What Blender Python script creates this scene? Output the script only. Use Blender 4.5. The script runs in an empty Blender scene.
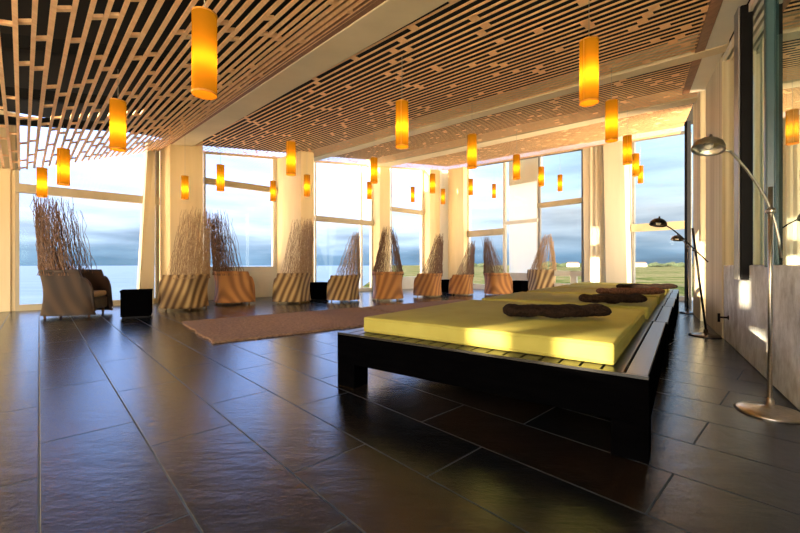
import bpy, bmesh, math, random
from mathutils import Vector, Matrix
random.seed(7)
S = bpy.context.scene
C = S.collection
F = 387.0; HY = 265.0
V = Vector

# ------------------------------------------------------------------ geometry helpers
def ray(px, py): return V(((px-400)/F, 1.0, (HY-py)/F))
def at(px, py, Y): r = ray(px, py)*Y; return V((r.x, r.y, r.z+1.0))
def gr(px, py, z=0.0): r = ray(px, py); k = (z-1.0)/r.z; return V((r.x*k, r.y*k, z))
PA, PB, PC = 3.06, 0.04, 0.12                       # ceiling plane z = PA+PB x+PC y
def pz(x, y): return PA+PB*x+PC*y
def RP(px, py):
    r = ray(px, py); k = (PA-1)/(r.z-PB*r.x-PC*r.y); return V((r.x*k, r.y*k, 1+r.z*k))
def isect(p, d, q, e):                              # 2d line intersection -> parameter on first
    den = d.x*e.y-d.y*e.x
    return ((q.x-p.x)*e.y-(q.y-p.y)*e.x)/den
class Line:                                         # a wall line on the floor
    def __init__(s, a, b):
        s.a = V((a[0], a[1], 0)); d = V((b[0]-a[0], b[1]-a[1], 0)); s.L = d.length; s.d = d.normalized()
        n = V((-s.d.y, s.d.x, 0))
        if n.dot(-s.a) < 0: n = -n
        s.n = n                                     # towards the camera
    def px(s, x):                                   # point on the line seen at image column x
        r = V(((x-400)/F, 1, 0)); k = isect(V((0,0,0)), r, s.a, s.d); return r*k
LA = Line(gr(15, 311), gr(440, 286.8))              # left / middle window wall
LC = Line(gr(447, 287), gr(690, 301))               # right window wall
LW = Line(gr(724, 339), gr(800, 412))               # concrete wall on the right

class MB:
    def __init__(s): s.bm = bmesh.new()
    def verts(s, co, faces):
        vs = [s.bm.verts.new(c) for c in co]
        for f in faces:
            try: s.bm.faces.new([vs[i] for i in f])
            except ValueError: pass
        return s
    def hexa(s, b, t):                              # 4 bottom pts, 4 top pts
        return s.verts(list(b)+list(t), [(3,2,1,0),(4,5,6,7),(0,1,5,4),(1,2,6,5),(2,3,7,6),(3,0,4,7)])
    def box(s, x0, x1, y0, y1, z0, z1):
        return s.hexa([(x0,y0,z0),(x1,y0,z0),(x1,y1,z0),(x0,y1,z0)], [(x0,y0,z1),(x1,y0,z1),(x1,y1,z1),(x0,y1,z1)])
    def bar(s, p, q, w, h, up=V((0,0,1)), ztop=False):
        p = V(p); q = V(q); d = (q-p).normalized(); up = V((0,1,0)) if abs(d.z) > .99 and abs(up.z) > .9 else up; sd = d.cross(up).normalized()*w/2; u = sd.cross(d).normalized()*h/2
        if u.z < 0: u = -u
        return s.hexa([p-sd-u, p+sd-u, q+sd-u, q-sd-u], [p-sd+u, p+sd+u, q+sd+u, q-sd+u])
    def tube(s, pts, r, n=8, cap=True):
        pts = [V(p) for p in pts]; rs = r if isinstance(r, (list, tuple)) else [r]*len(pts); rings = []
        for i, p in enumerate(pts):
            d = (pts[min(i+1, len(pts)-1)]-pts[max(i-1, 0)]).normalized()
            a = V((0,0,1)) if abs(d.z) < .9 else V((1,0,0))
            u = d.cross(a).normalized(); w = d.cross(u)
            rings.append([s.bm.verts.new(p+(u*math.cos(2*math.pi*k/n)+w*math.sin(2*math.pi*k/n))*rs[i]) for k in range(n)])
        for i in range(len(rings)-1):
            for k in range(n):
                s.bm.faces.new([rings[i][k], rings[i][(k+1)%n], rings[i+1][(k+1)%n], rings[i+1][k]])
        if cap: s.bm.faces.new(rings[0][::-1]); s.bm.faces.new(rings[-1])
        return s
    def lathe(s, prof, n=32, M=None, c=V((0,0,0))):
        rings = []
        for r, z in prof:
            ring = []
            for k in range(n):
                p = V((r*math.cos(2*math.pi*k/n), r*math.sin(2*math.pi*k/n), z))
                if M: p = M@p
                ring.append(s.bm.verts.new(p+c))
            rings.append(ring)
        for i in range(len(rings)-1):
            for k in range(n): s.bm.faces.new([rings[i][k], rings[i][(k+1)%n], rings[i+1][(k+1)%n], rings[i+1][k]])
        return s
    def build(s, name, mat, parent=None, smooth=False, bevel=0, norm=True):
        if norm: bmesh.ops.recalc_face_normals(s.bm, faces=s.bm.faces)
        me = bpy.data.meshes.new(name); s.bm.to_mesh(me); s.bm.free()
        me.materials.append(mat)
        if smooth:
            for p in me.polygons: p.use_smooth = True
        o = bpy.data.objects.new(name, me); C.objects.link(o)
        if parent: o.parent = parent
        if bevel:
            b = o.modifiers.new('bevel', 'BEVEL'); b.width = bevel; b.segments = 2; b.limit_method = 'ANGLE'
        return o
def tag(o, label=None, cat=None, group=None, kind=None):
    if label: o['label'] = label
    if cat: o['category'] = cat
    if group: o['group'] = group
    if kind: o['kind'] = kind
    return o
def struct(o, label=None): o['kind'] = 'structure'; (label and o.__setitem__('label', label)); return o
def empty(name, loc=(0,0,0), rz=0):
    o = bpy.data.objects.new(name, None); C.objects.link(o); o.location = loc; o.rotation_euler = (0,0,rz); o.empty_display_size = .1
    return o
def copy_tree(o, parent=None):
    c = o.copy(); C.objects.link(c)
    if parent: c.parent = parent
    for ch in [x for x in C.objects if x.parent == o]: copy_tree(ch, c)
    return c

# ------------------------------------------------------------------ materials
def new(name):
    m = bpy.data.materials.new(name); m.use_nodes = True; nt = m.node_tree
    return m, nt, nt.nodes['Principled BSDF']
def N(nt, t, **k):
    n = nt.nodes.new(t)
    for a, b in k.items():
        if a.startswith('i_'): n.inputs[a[2:].replace('_', ' ')].default_value = b
        else: setattr(n, a, b)
    return n
def ramp(nt, stops, src, interp='LINEAR'):
    r = nt.nodes.new('ShaderNodeValToRGB'); r.color_ramp.interpolation = interp; e = r.color_ramp.elements
    while len(e) < len(stops): e.new(.5)
    for x, (p, c) in zip(e, stops): x.position = p; x.color = (*c, 1)
    nt.links.new(src, r.inputs[0]); return r.outputs[0]
def noise(nt, scale, detail=4, vec=None, rough=.55):
    n = N(nt, 'ShaderNodeTexNoise'); n.inputs['Scale'].default_value = scale; n.inputs['Detail'].default_value = detail; n.inputs['Roughness'].default_value = rough
    if vec is not None: nt.links.new(vec, n.inputs['Vector'])
    return n.outputs[0]
def mapping(nt, scale=(1,1,1), rot=(0,0,0), kind='Object', loc=(0,0,0)):
    t = nt.nodes.new('ShaderNodeTexCoord'); m = nt.nodes.new('ShaderNodeMapping')
    m.inputs['Scale'].default_value = scale; m.inputs['Rotation'].default_value = rot; m.inputs['Location'].default_value = loc
    nt.links.new(t.outputs[kind], m.inputs[0]); return m.outputs[0]
def bump(nt, h, b, strength=.3, dist=.01, chain=None):
    n = nt.nodes.new('ShaderNodeBump'); n.inputs['Strength'].default_value = strength; n.inputs['Distance'].default_value = dist
    nt.links.new(h, n.inputs['Height'])
    if chain is not None: nt.links.new(chain, n.inputs['Normal'])
    nt.links.new(n.outputs[0], b.inputs['Normal']); return n.outputs[0]
def simple(name, c1, c2=None, rough=.5, scale=8, metal=0, stretch=(1,1,1), bmp=.1, bd=.005, spec=.5, kind='Object'):
    m, nt, b = new(name); c2 = c2 or tuple(x*.8 for x in c1)
    v = mapping(nt, stretch, kind=kind); n = noise(nt, scale, 5, v)
    nt.links.new(ramp(nt, [(.3, c2), (.7, c1)], n), b.inputs['Base Color'])
    b.inputs['Roughness'].default_value = rough; b.inputs['Metallic'].default_value = metal; b.inputs['Specular IOR Level'].default_value = spec
    if bmp: bump(nt, n, b, bmp, bd)
    return m
M = {}
M['cream'] = simple('cream_plaster', (.84,.67,.38), (.74,.58,.31), .75, 1.2, stretch=(3,3,.3), bmp=.05)
M['pale'] = simple('pale_plaster', (.80,.73,.57), (.72,.65,.50), .7, 1.2, stretch=(3,3,.3), bmp=.05)
M['whiteframe'] = simple('white_frame', (.78,.75,.66), (.72,.69,.6), .5, 3)
M['tanframe'] = simple('tan_frame', (.5,.42,.27), (.43,.36,.23), .5, 3)
M['beam'] = simple('beam_plaster', (.78,.67,.46), (.68,.58,.39), .8, 1.5, bmp=.2)
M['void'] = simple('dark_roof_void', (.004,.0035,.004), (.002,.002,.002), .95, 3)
M['black'] = simple('black_metal', (.006,.006,.008), (.004,.004,.005), .5, 4, bmp=0, spec=.1)
M['tealframe'] = simple('teal_frame', (.03,.07,.085), (.022,.055,.07), .3, 4)
M['greyframe'] = simple('grey_frame', (.22,.22,.22), (.17,.17,.17), .4, 4)
M['steel'] = simple('brushed_steel', (.62,.58,.52), (.45,.42,.38), .28, 30, 1.0, (1,1,8), bmp=0)
M['darksteel'] = simple('dark_steel', (.12,.11,.10), (.07,.06,.06), .25, 12, 1.0, bmp=0)
M['bedwood'] = simple('black_stained_wood', (.0012,.0012,.0015), (.0006,.0006,.0008), .5, 4, stretch=(1,1,8), bmp=.15, spec=0.0)
M['bedtop'] = simple('black_stained_boards', (.008,.008,.009), (.004,.004,.005), .28, 4, stretch=(1,1,8), bmp=.1, spec=.5)
M['plat'] = M['bedwood']
M['shade_cord'] = simple('pale_cord', (.5,.47,.4), None, .6, 4)
M['rugedge'] = M['bedwood']
M['terrace'] = simple('terrace_stone', (.42,.41,.39), (.34,.33,.31), .7, 2)
M['tree'] = simple('far_foliage', (.03,.05,.02), (.02,.03,.015), .9, 1)
M['house'] = simple('house_white', (.8,.8,.78), (.7,.7,.68), .7, 1)
M['roofred'] = simple('house_roof', (.25,.12,.08), None, .7, 1)
# wood battens
def wood(name, c1, c2):
    m, nt, b = new(name); v = mapping(nt, (1,1,1), (0,0,math.radians(-44)))
    n1 = noise(nt, 7, 3, v)
    s = mapping(nt, (14,1.2,14), (0,0,math.radians(-44))); n2 = noise(nt, 2.5, 5, s)
    a = nt.nodes.new('ShaderNodeMath'); a.operation = 'ADD'; nt.links.new(n1, a.inputs[0]); nt.links.new(n2, a.inputs[1])
    h = nt.nodes.new('ShaderNodeMath'); h.operation = 'MULTIPLY'; h.inputs[1].default_value = .5; nt.links.new(a.outputs[0], h.inputs[0])
    nt.links.new(ramp(nt, [(.35, c2), (.65, c1)], h.outputs[0]), b.inputs['Base Color'])
    b.inputs['Roughness'].default_value = .6; return m
M['batten'] = wood('pine_batten', (1.0,.66,.36), (.84,.48,.23))
M['fascia'] = wood('brown_fascia', (.36,.17,.08), (.22,.10,.045))
# slate floor
m, nt, b = new('wet_slate_floor'); M['slate'] = m
rot = math.radians(47)
v = mapping(nt, (1,1,1), (0,0,rot))
br = N(nt, 'ShaderNodeTexBrick'); nt.links.new(v, br.inputs['Vector'])
br.inputs['Scale'].default_value = 1; br.inputs['Mortar Size'].default_value = .0055; br.inputs['Mortar Smooth'].default_value = .5
br.inputs['Brick Width'].default_value = 1.25; br.inputs['Row Height'].default_value = .445; br.offset = .37; br.offset_frequency = 2
br.inputs['Color1'].default_value = (.2,.2,.2,1); br.inputs['Color2'].default_value = (.8,.8,.8,1); br.inputs['Bias'].default_value = 0
nl = noise(nt, 1.1, 3, v); nf = noise(nt, 12, 10, v, .72)
mx = nt.nodes.new('ShaderNodeMath'); mx.operation = 'MULTIPLY_ADD'; mx.inputs[1].default_value = .5
nt.links.new(br.outputs['Color'], mx.inputs[0])
hf = nt.nodes.new('ShaderNodeMath'); hf.operation = 'MULTIPLY'; hf.inputs[1].default_value = .5; nt.links.new(nl, hf.inputs[0]); nt.links.new(hf.outputs[0], mx.inputs[2])
col = ramp(nt, [(.25, (.0015,.002,.003)), (.42, (.0035,.004,.005)), (.55, (.011,.0065,.0035)), (.7, (.003,.0033,.004))], mx.outputs[0])
mc = N(nt, 'ShaderNodeMix', data_type='RGBA'); nt.links.new(br.outputs['Fac'], mc.inputs[0]); nt.links.new(col, mc.inputs[6]); mc.inputs[7].default_value = (.001,.001,.001,1)
nt.links.new(mc.outputs[2], b.inputs['Base Color'])
rr = nt.nodes.new('ShaderNodeMapRange'); rr.inputs[3].default_value = .13; rr.inputs[4].default_value = .27; nt.links.new(nf, rr.inputs[0]); rm = nt.nodes.new('ShaderNodeMath'); rm.operation = 'MAXIMUM'; nt.links.new(rr.outputs[0], rm.inputs[0]); mo = nt.nodes.new('ShaderNodeMath'); mo.operation = 'MULTIPLY'; mo.inputs[1].default_value = .62; nt.links.new(br.outputs['Fac'], mo.inputs[0]); nt.links.new(mo.outputs[0], rm.inputs[1]); nt.links.new(rm.outputs[0], b.inputs['Roughness'])
b.inputs['Specular IOR Level'].default_value = .75; b.inputs['Specular Tint'].default_value = (.62,.8,1,1); b.inputs['Coat Weight'].default_value = 0; b.inputs['IOR'].default_value = 1.8; b.inputs['Coat Roughness'].default_value = .12
vs = mapping(nt, (1.0,3.2,1), (0,0,math.radians(15))); nw = noise(nt, 3.0, 7, vs, .62)
inv = nt.nodes.new('ShaderNodeMath'); inv.operation = 'SUBTRACT'; inv.inputs[0].default_value = 1; nt.links.new(br.outputs['Fac'], inv.inputs[1])
c1 = bump(nt, nw, b, .3, .010); c2 = bump(nt, nf, b, .45, .005, c1)
vz = mapping(nt, (1,1,1)); lz = noise(nt, 1.6, 2.5, vz, .5); sn = nt.nodes.new('ShaderNodeMath'); sn.operation = 'SNAP'; sn.inputs[1].default_value = .075; nt.links.new(lz, sn.inputs[0]); c2 = bump(nt, sn.outputs[0], b, .6, .045, c2)
bump(nt, inv.outputs[0], b, .6, .005, c2)
# concrete wall
m, nt, b = new('board_marked_concrete'); M['concrete'] = m
v = mapping(nt, (1,1,.5)); n1 = noise(nt, 6, 8, v, .7); v2 = mapping(nt, (1,1,1)); n2 = noise(nt, 2.6, 8, v2, .75)
a = nt.nodes.new('ShaderNodeMath'); a.operation = 'MULTIPLY_ADD'; a.inputs[1].default_value = .5; nt.links.new(n1, a.inputs[0])
h = nt.nodes.new('ShaderNodeMath'); h.operation = 'MULTIPLY'; h.inputs[1].default_value = .5; nt.links.new(n2, h.inputs[0]); nt.links.new(h.outputs[0], a.inputs[2])
nt.links.new(ramp(nt, [(.38, (.33,.34,.33)), (.5, (.55,.58,.58)), (.62, (.78,.82,.83))], a.outputs[0]), b.inputs['Base Color'])
b.inputs['Roughness'].default_value = .7; bump(nt, a.outputs[0], b, .3, .01)
m, nt, b = new('board_marked_column'); M['boardcol'] = m
v = mapping(nt, (9,9,.12)); n1 = noise(nt, 1.5, 4, v)
nt.links.new(ramp(nt, [(.32, (.44,.37,.24)), (.5, (.62,.55,.38)), (.68, (.74,.68,.51))], n1), b.inputs['Base Color'])
b.inputs['Roughness'].default_value = .75; bump(nt, n1, b, .5, .01)
# glass panes
def glass(name, tint, refl, rough=0.0, dens=1.0, power=3.0):
    m, nt, b = new(name); nt.nodes.remove(b)
    t = N(nt, 'ShaderNodeBsdfTransparent'); t.inputs[0].default_value = (*tint, 1)
    g = N(nt, 'ShaderNodeBsdfGlossy'); g.inputs['Roughness'].default_value = rough; g.inputs[0].default_value = (.9,1,.98,1)
    lw = N(nt, 'ShaderNodeLayerWeight'); lw.inputs[0].default_value = .5
    p = nt.nodes.new('ShaderNodeMath'); p.operation = 'POWER'; p.inputs[1].default_value = power; nt.links.new(lw.outputs['Facing'], p.inputs[0])
    q = nt.nodes.new('ShaderNodeMath'); q.operation = 'MULTIPLY_ADD'; q.inputs[1].default_value = .6; q.inputs[2].default_value = refl; q.use_clamp = True; nt.links.new(p.outputs[0], q.inputs[0])
    mx = N(nt, 'ShaderNodeMixShader'); nt.links.new(q.outputs[0], mx.inputs[0]); nt.links.new(t.outputs[0], mx.inputs[1]); nt.links.new(g.outputs[0], mx.inputs[2])
    nt.links.new(mx.outputs[0], nt.nodes['Material Output'].inputs[0]); return m
M['glass'] = glass('clear_glass', (.97,.98,.98), .02, power=5)
M['tealglass'] = glass('teal_glass', (.5,.74,.72), .5)
# rattan
def rattan(name, c1, c2, c3, wavy=1.0):
    m, nt, b = new(name)
    v = mapping(nt, (1,1,1), kind='Object')
    w = N(nt, 'ShaderNodeTexWave', wave_type='BANDS', bands_direction='Z'); w.inputs['Scale'].default_value = 26; w.inputs['Distortion'].default_value = 0.6; nt.links.new(v, w.inputs['Vector'])
    v3 = mapping(nt, (1,1,.5)); w2 = N(nt, 'ShaderNodeTexWave', wave_type='BANDS', bands_direction='DIAGONAL'); w2.inputs['Scale'].default_value = 2.6; w2.inputs['Distortion'].default_value = 3.5*wavy; w2.inputs['Detail'].default_value = 0; w2.inputs['Detail Scale'].default_value = .6; nt.links.new(v3, w2.inputs['Vector'])
    ad = nt.nodes.new('ShaderNodeMath'); ad.operation = 'MULTIPLY_ADD'; ad.inputs[1].default_value = .35; nt.links.new(w.outputs[1], ad.inputs[0])
    hf = nt.nodes.new('ShaderNodeMath'); hf.operation = 'MULTIPLY'; hf.inputs[1].default_value = .65; nt.links.new(w2.outputs[1], hf.inputs[0]); nt.links.new(hf.outputs[0], ad.inputs[2])
    nt.links.new(ramp(nt, [(.15, c3), (.5, c2), (.85, c1)], ad.outputs[0]), b.inputs['Base Color'])
    b.inputs['Roughness'].default_value = .5; bump(nt, w.outputs[1], b, .5, .01); return m
M['rat_stripe'] = rattan('striped_rattan', (.66,.46,.20), (.36,.20,.07), (.08,.035,.01))
M['rat_orange'] = rattan('orange_rattan', (.60,.27,.07), (.47,.19,.05), (.27,.10,.025))
M['rat_brown'] = rattan('brown_rattan', (.055,.028,.014), (.036,.018,.009), (.018,.009,.005))
M['rod'] = simple('willow_rod', (.22,.11,.05), (.1,.045,.02), .5, 20, bmp=0)
M['rodp'] = simple('pale_willow_rod', (.5,.32,.15), (.28,.15,.06), .5, 20, bmp=0)
M['cushion'] = simple('tan_cushion', (.5,.36,.2), (.42,.29,.15), .9, 10)
# pendant shade
m, nt, b = new('amber_shade'); M['shade'] = m; nt.nodes.remove(b)
tr = N(nt, 'ShaderNodeBsdfTranslucent'); tr.inputs[0].default_value = (.030,.0125,.0006,1)
df = N(nt, 'ShaderNodeBsdfDiffuse'); df.inputs[0].default_value = (.3,.1,.006,1)
mx = N(nt, 'ShaderNodeMixShader'); mx.inputs[0].default_value = .35; nt.links.new(tr.outputs[0], mx.inputs[1]); nt.links.new(df.outputs[0], mx.inputs[2])
em = N(nt, 'ShaderNodeEmission'); em.inputs[0].default_value = (1,.36,.01,1); em.inputs[1].default_value = .145
ad = N(nt, 'ShaderNodeAddShader'); nt.links.new(mx.outputs[0], ad.inputs[0]); nt.links.new(em.outputs[0], ad.inputs[1])
nt.links.new(ad.outputs[0], nt.nodes['Material Output'].inputs[0])
# mattress
m, nt, b = new('yellow_mattress_cover'); M['matt'] = m
v = mapping(nt, (1,1,1)); n1 = noise(nt, 3, 4, v); n2 = noise(nt, 160, 2, v)
nt.links.new(ramp(nt, [(.3, (.31,.275,.06)), (.7, (.37,.33,.08))], n1), b.inputs['Base Color']); b.inputs['Roughness'].default_value = .85
bump(nt, n1, b, .3, .01, bump(nt, n2, b, .15, .003)); b.inputs['Specular IOR Level'].default_value = .15
m, nt, b = new('dark_fur_throw'); M['fur'] = m
v = mapping(nt, (1,1,1)); n1 = noise(nt, 40, 6, v, .75); n2 = noise(nt, 8, 3, v)
nt.links.new(ramp(nt, [(.35, (.008,.005,.004)), (.7, (.05,.028,.018))], n1), b.inputs['Base Color']); b.inputs['Roughness'].default_value = 1
bump(nt, n1, b, 1, .03); b.inputs['Specular IOR Level'].default_value = .1
m = M['fur'].copy(); m.name = 'brown_fur_throw'; M['fur2'] = m
for n in m.node_tree.nodes:
    if n.type == 'VALTORGB': n.color_ramp.elements[0].color = (.05,.022,.014,1); n.color_ramp.elements[1].color = (.26,.13,.09,1)
m = simple('pile_rug', (.30,.17,.10), (.12,.065,.04), .95, 28, bmp=1, bd=.03); M['rug'] = m
# outdoor
m, nt, b = new('grass_field'); M['grass'] = m
v = mapping(nt, (.10,.06,1)); n1 = noise(nt, 3, 10, v, .78)
nt.links.new(ramp(nt, [(.36, (.02,.032,.01)), (.46, (.07,.09,.028)), (.54, (.15,.13,.075)), (.64, (.055,.075,.024))], n1), b.inputs['Base Color']); b.inputs['Roughness'].default_value = 1; b.inputs['Specular IOR Level'].default_value = 0
m, nt, b = new('sea_water'); M['sea'] = m
v = mapping(nt, (.004,.02,1)); n1 = noise(nt, 4, 5, v)
nt.links.new(ramp(nt, [(.35, (.045,.08,.11)), (.65, (.10,.145,.18))], n1), b.inputs['Base Color']); b.inputs['Roughness'].default_value = .4

# ------------------------------------------------------------------ world
w = bpy.data.worlds.new('sky'); S.world = w; w.use_nodes = True; nt = w.node_tree; bg = nt.nodes['Background']
tc = N(nt, 'ShaderNodeTexCoord'); sp = N(nt, 'ShaderNodeSeparateXYZ'); nt.links.new(tc.outputs['Generated'], sp.inputs[0])
mp = N(nt, 'ShaderNodeMapping'); mp.inputs['Scale'].default_value = (1,1,6.5); nt.links.new(tc.outputs['Generated'], mp.inputs[0])
nz = N(nt, 'ShaderNodeTexNoise'); nz.inputs['Scale'].default_value = 4; nz.inputs['Detail'].default_value = 6; nt.links.new(mp.outputs[0], nz.inputs[0])
def mth(op, a, b_=None, c=None, clamp=False):
    n = nt.nodes.new('ShaderNodeMath'); n.operation = op; n.use_clamp = clamp
    for i, x in enumerate((a, b_, c)):
        if x is None: continue
        if isinstance(x, (int, float)): n.inputs[i].default_value = x
        else: nt.links.new(x, n.inputs[i])
    return n.outputs[0]
zz = mth('MULTIPLY_ADD', nz.outputs[0], .09, sp.outputs['Z']); zz = mth('SUBTRACT', zz, .045)
blue = ramp(nt, [(0, (.12,.22,.34)), (.03, (.17,.30,.44)), (.075, (.42,.53,.64)), (.12, (.60,.68,.75)), (.17, (.58,.80,1.05)), (.32, (.50,.78,1.1)), (1, (.5,.75,1.1))], zz)
white = ramp(nt, [(0, (.15,.29,.46)), (.03, (.23,.38,.56)), (.075, (.58,.74,.98)), (.12, (.80,1.05,1.6)), (.2, (.82,1.2,2.3)), (1, (.75,1.2,2.4))], zz)
# azimuth mix: x>0.45 blue, x<0.2 white
az = mth('MULTIPLY_ADD', sp.outputs['X'], -4.0, 1.5, True)
mxc = N(nt, 'ShaderNodeMix', data_type='RGBA'); nt.links.new(az, mxc.inputs[0]); nt.links.new(blue, mxc.inputs[6]); nt.links.new(white, mxc.inputs[7])
# brighter warm sky behind the camera, added as fill light for the room
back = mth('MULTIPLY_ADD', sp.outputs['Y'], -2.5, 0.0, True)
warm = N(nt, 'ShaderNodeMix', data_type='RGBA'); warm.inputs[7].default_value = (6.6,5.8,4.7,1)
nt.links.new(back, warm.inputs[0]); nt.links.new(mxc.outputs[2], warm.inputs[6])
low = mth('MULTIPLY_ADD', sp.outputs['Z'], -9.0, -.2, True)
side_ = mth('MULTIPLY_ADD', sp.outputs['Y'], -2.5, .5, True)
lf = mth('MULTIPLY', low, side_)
gl = N(nt, 'ShaderNodeMix', data_type='RGBA'); gl.inputs[7].default_value = (15,10.8,6.2,1); nt.links.new(lf, gl.inputs[0]); nt.links.new(warm.outputs[2], gl.inputs[6])  # warm glow added below the horizon behind, to brighten the ceiling from underneath
cld = mth('MULTIPLY_ADD', nz.outputs[0], 1.1, .46)
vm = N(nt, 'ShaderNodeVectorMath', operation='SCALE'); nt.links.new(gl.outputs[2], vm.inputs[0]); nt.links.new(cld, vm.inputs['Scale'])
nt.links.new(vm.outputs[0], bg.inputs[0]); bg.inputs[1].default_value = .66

# ------------------------------------------------------------------ room shell
fl = MB(); fl.verts([(-24,-8,0),(14,-8,0),(14,19.5,0),(-24,19.5,0)], [(0,1,2,3)])
# floor polygon follows the window walls
fl.bm.free(); fl = MB()
a0 = LA.a-LA.d*16; a1 = LC.a; c1_ = LC.a+LC.d*(LC.L+.2)
w_far = LW.px(692); w_near = LW.a+LW.d*11
pts = [a0-LA.n*.2, LA.px(444)-LA.n*.2, a1-LC.n*.2+V((0,.25,0)), c1_-LC.n*.2, w_far+V((.35,0,0)), w_near+V((.3,0,0)), V((-24,-7,0))]
fl.verts([(p.x, p.y, 0) for p in pts]+[(p.x, p.y, -.2) for p in pts], [tuple(range(7)), tuple(range(13,6,-1))]+[(i, (i+1)%7, (i+1)%7+7, i+7) for i in range(7)])
struct(fl.build('floor', M['slate']))

# walls below / beside windows and columns -------------------------------
def wallbox(mb, ln, p, q, z0, z1, inn, out, ztop=None):
    a, b_, = p+ln.n*inn, q+ln.n*inn; c, d = q-ln.n*out, p-ln.n*out
    za = z1 if ztop is None else None
    top = [V((t.x, t.y, (z1 if ztop is None else ztop(t.x, t.y)))) for t in (a, b_, c, d)]
    mb.hexa([V((t.x, t.y, z0)) for t in (a, b_, c, d)], top); return mb
def column(ln, x0, x1, x2, mat, mat2=None, ztop=None, lean=0, name='column', inn=None, z0=0, back=.15):
    """front face seen from x0 to x1, its side back to the wall seen to x2"""
    c = ln.px(x2)
    if inn is None:
        t = (x1-400)/F; s_ = (t*c.y-c.x)/(ln.n.x-t*ln.n.y)
    else: s_ = inn
    b_ = c+ln.n*s_
    r = V(((x0-400)/F, 1, 0)); k = isect(V((0,0,0)), r, b_, ln.d); a = r*k; d = a-ln.n*(s_+back); c = c-ln.n*back
    f = ztop or (lambda x, y: pz(x, y)+.02)
    off = ln.d*lean
    mb = MB(); mb.hexa([V((p.x, p.y, z0)) for p in (a, b_, c, d)], [V((p.x+off.x, p.y+off.y, f(p.x, p.y))) for p in (a, b_, c, d)])
    o = mb.build(name, mat, bevel=.012); struct(o); return o
def column_left(ln, x0, x1, x2, mat, ztop=None):
    """side face seen from x0 (at the wall) to x1, front face from x1 to x2"""
    c = ln.px(x0); t = (x1-400)/F; s_ = (t*c.y-c.x)/(ln.n.x-t*ln.n.y); b_ = c+ln.n*s_
    r = V(((x2-400)/F, 1, 0)); a = r*isect(V((0,0,0)), r, b_, ln.d); d = a-ln.n*(s_+.15); c = c-ln.n*.15
    f = ztop or (lambda x, y: pz(x, y)+.02); mb = MB()
    mb.hexa([V((p.x, p.y, 0)) for p in (a, b_, c, d)], [V((p.x, p.y, f(p.x, p.y))) for p in (a, b_, c, d)])
    return struct(mb.build('column', mat, bevel=.012))
zA = lambda x, y: 4.75                                                # glass hall continues above the slats on the left
# left bay
ZTA = 4.7
col_left = MB(); wallbox(col_left, LA, LA.px(-45), LA.px(11), 0, 4.3, .10, .15)
struct(col_left.build('wall_left', M['cream'], bevel=.01))
mb = MB(); wallbox(mb, LA, LA.px(11), LA.px(15.5), 0, 4.3, .06, .12); struct(mb.build('trim_1', M['cream'], bevel=.008))
column_left(LA, 160.5, 170, 203, M['cream'], ztop=lambda x, y: pz(x,y)+.3)
column_left(LA, 276, 301, 314, M['cream'])
column_left(LA, 372, 380, 390, M['cream'])
column_left(LA, 423, 430, 440, M['cream'])
column(LC, 448, 468, 468.6, M['cream'], name='column', inn=.35)
mb = MB(); p = LA.px(439); q = LC.px(449); n = (LA.n+LC.n).normalized()
mb.hexa([V((t.x,t.y,0)) for t in (p+n*.05, q+n*.05, q-n*.3, p-n*.3)], [V((t.x,t.y,pz(t.x,t.y)+.02)) for t in (p+n*.05, q+n*.05, q-n*.3, p-n*.3)])
struct(mb.build('column', M['pale']))
column(LC, 584, 606, 606.4, M['pale'], name='column', inn=.22, lean=-.05)
column(LC, 606, 632, 632.6, M['pale'], name='column', inn=.42, lean=-.09)
mb = MB()
for x in (594, 599, 604):
    p = LC.px(x)+LC.n*.235; mb.bar(V((p.x,p.y,0)), V((p.x,p.y,pz(p.x,p.y))), .06, .06)
struct(mb.build('trim_2', M['pale']))
# leaning pale fin left of the first column
mb = MB(); a = LA.px(136)+LA.n*.35; b_ = LA.px(153)+LA.n*.15; a2 = LA.px(145.5)+LA.n*.35; b2 = LA.px(154.5)+LA.n*.15
mb.hexa([V((a.x,a.y,0)), V((b_.x,b_.y,0)), V((b_.x,b_.y,0))-LA.n*.2, V((a.x,a.y,0))-LA.n*.4], [V((a2.x,a2.y,4.2)), V((b2.x,b2.y,4.2)), V((b2.x,b2.y,4.2))-LA.n*.2, V((a2.x,a2.y,4.2))-LA.n*.4])
struct(mb.build('trim_3', M['pale'], bevel=.01))

wn = [0]
def window(ln, x0, x1, ztop, transom=None, tz=.17, sill=.12, mat='whiteframe', mulls=(), rails=(), tmat=None, frame=.06, tdepth=.12):
    wn[0] += 1
    p, q = ln.px(x0), ln.px(x1); mid = (p+q)/2
    root = empty('window_%d' % wn[0], (0,0,0)); struct(root)
    ft = (lambda x, y: ztop) if isinstance(ztop, (int, float)) else ztop
    mb = MB(); d = ln.d if (q-p).dot(ln.d) > 0 else -ln.d
    wallbox(mb, ln, p, p+d*frame, 0, 0, .06, .06, ft); wallbox(mb, ln, q-d*frame, q, 0, 0, .06, .06, ft)
    wallbox(mb, ln, p, q, 0, sill, .07, .07)
    for x in mulls:
        m_ = ln.px(x); wallbox(mb, ln, m_-d*.035, m_+d*.035, 0, 0, .06, .06, ft)
    mb.build('window_frame', M[mat], root)
    if transom:
        mb = MB(); wallbox(mb, ln, p, q, transom-tz, transom, tdepth, .05); mb.build('transom', M[tmat or mat], root)
    for za, zb, xa, xb in rails:
        mb = MB(); wallbox(mb, ln, ln.px(xa), ln.px(xb), za, zb, .05, .05); mb.build('rail', M['whiteframe'], root)
    g = MB(); za = ft(p.x, p.y); zb = ft(q.x, q.y)
    g.verts([V((p.x,p.y,.05)), V((q.x,q.y,.05)), V((q.x,q.y,zb)), V((p.x,p.y,za))], [(0,1,2,3)]); g.build('pane', M['glass'], root)
    return root
zr = lambda x, y: pz(x, y)+.02
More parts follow.
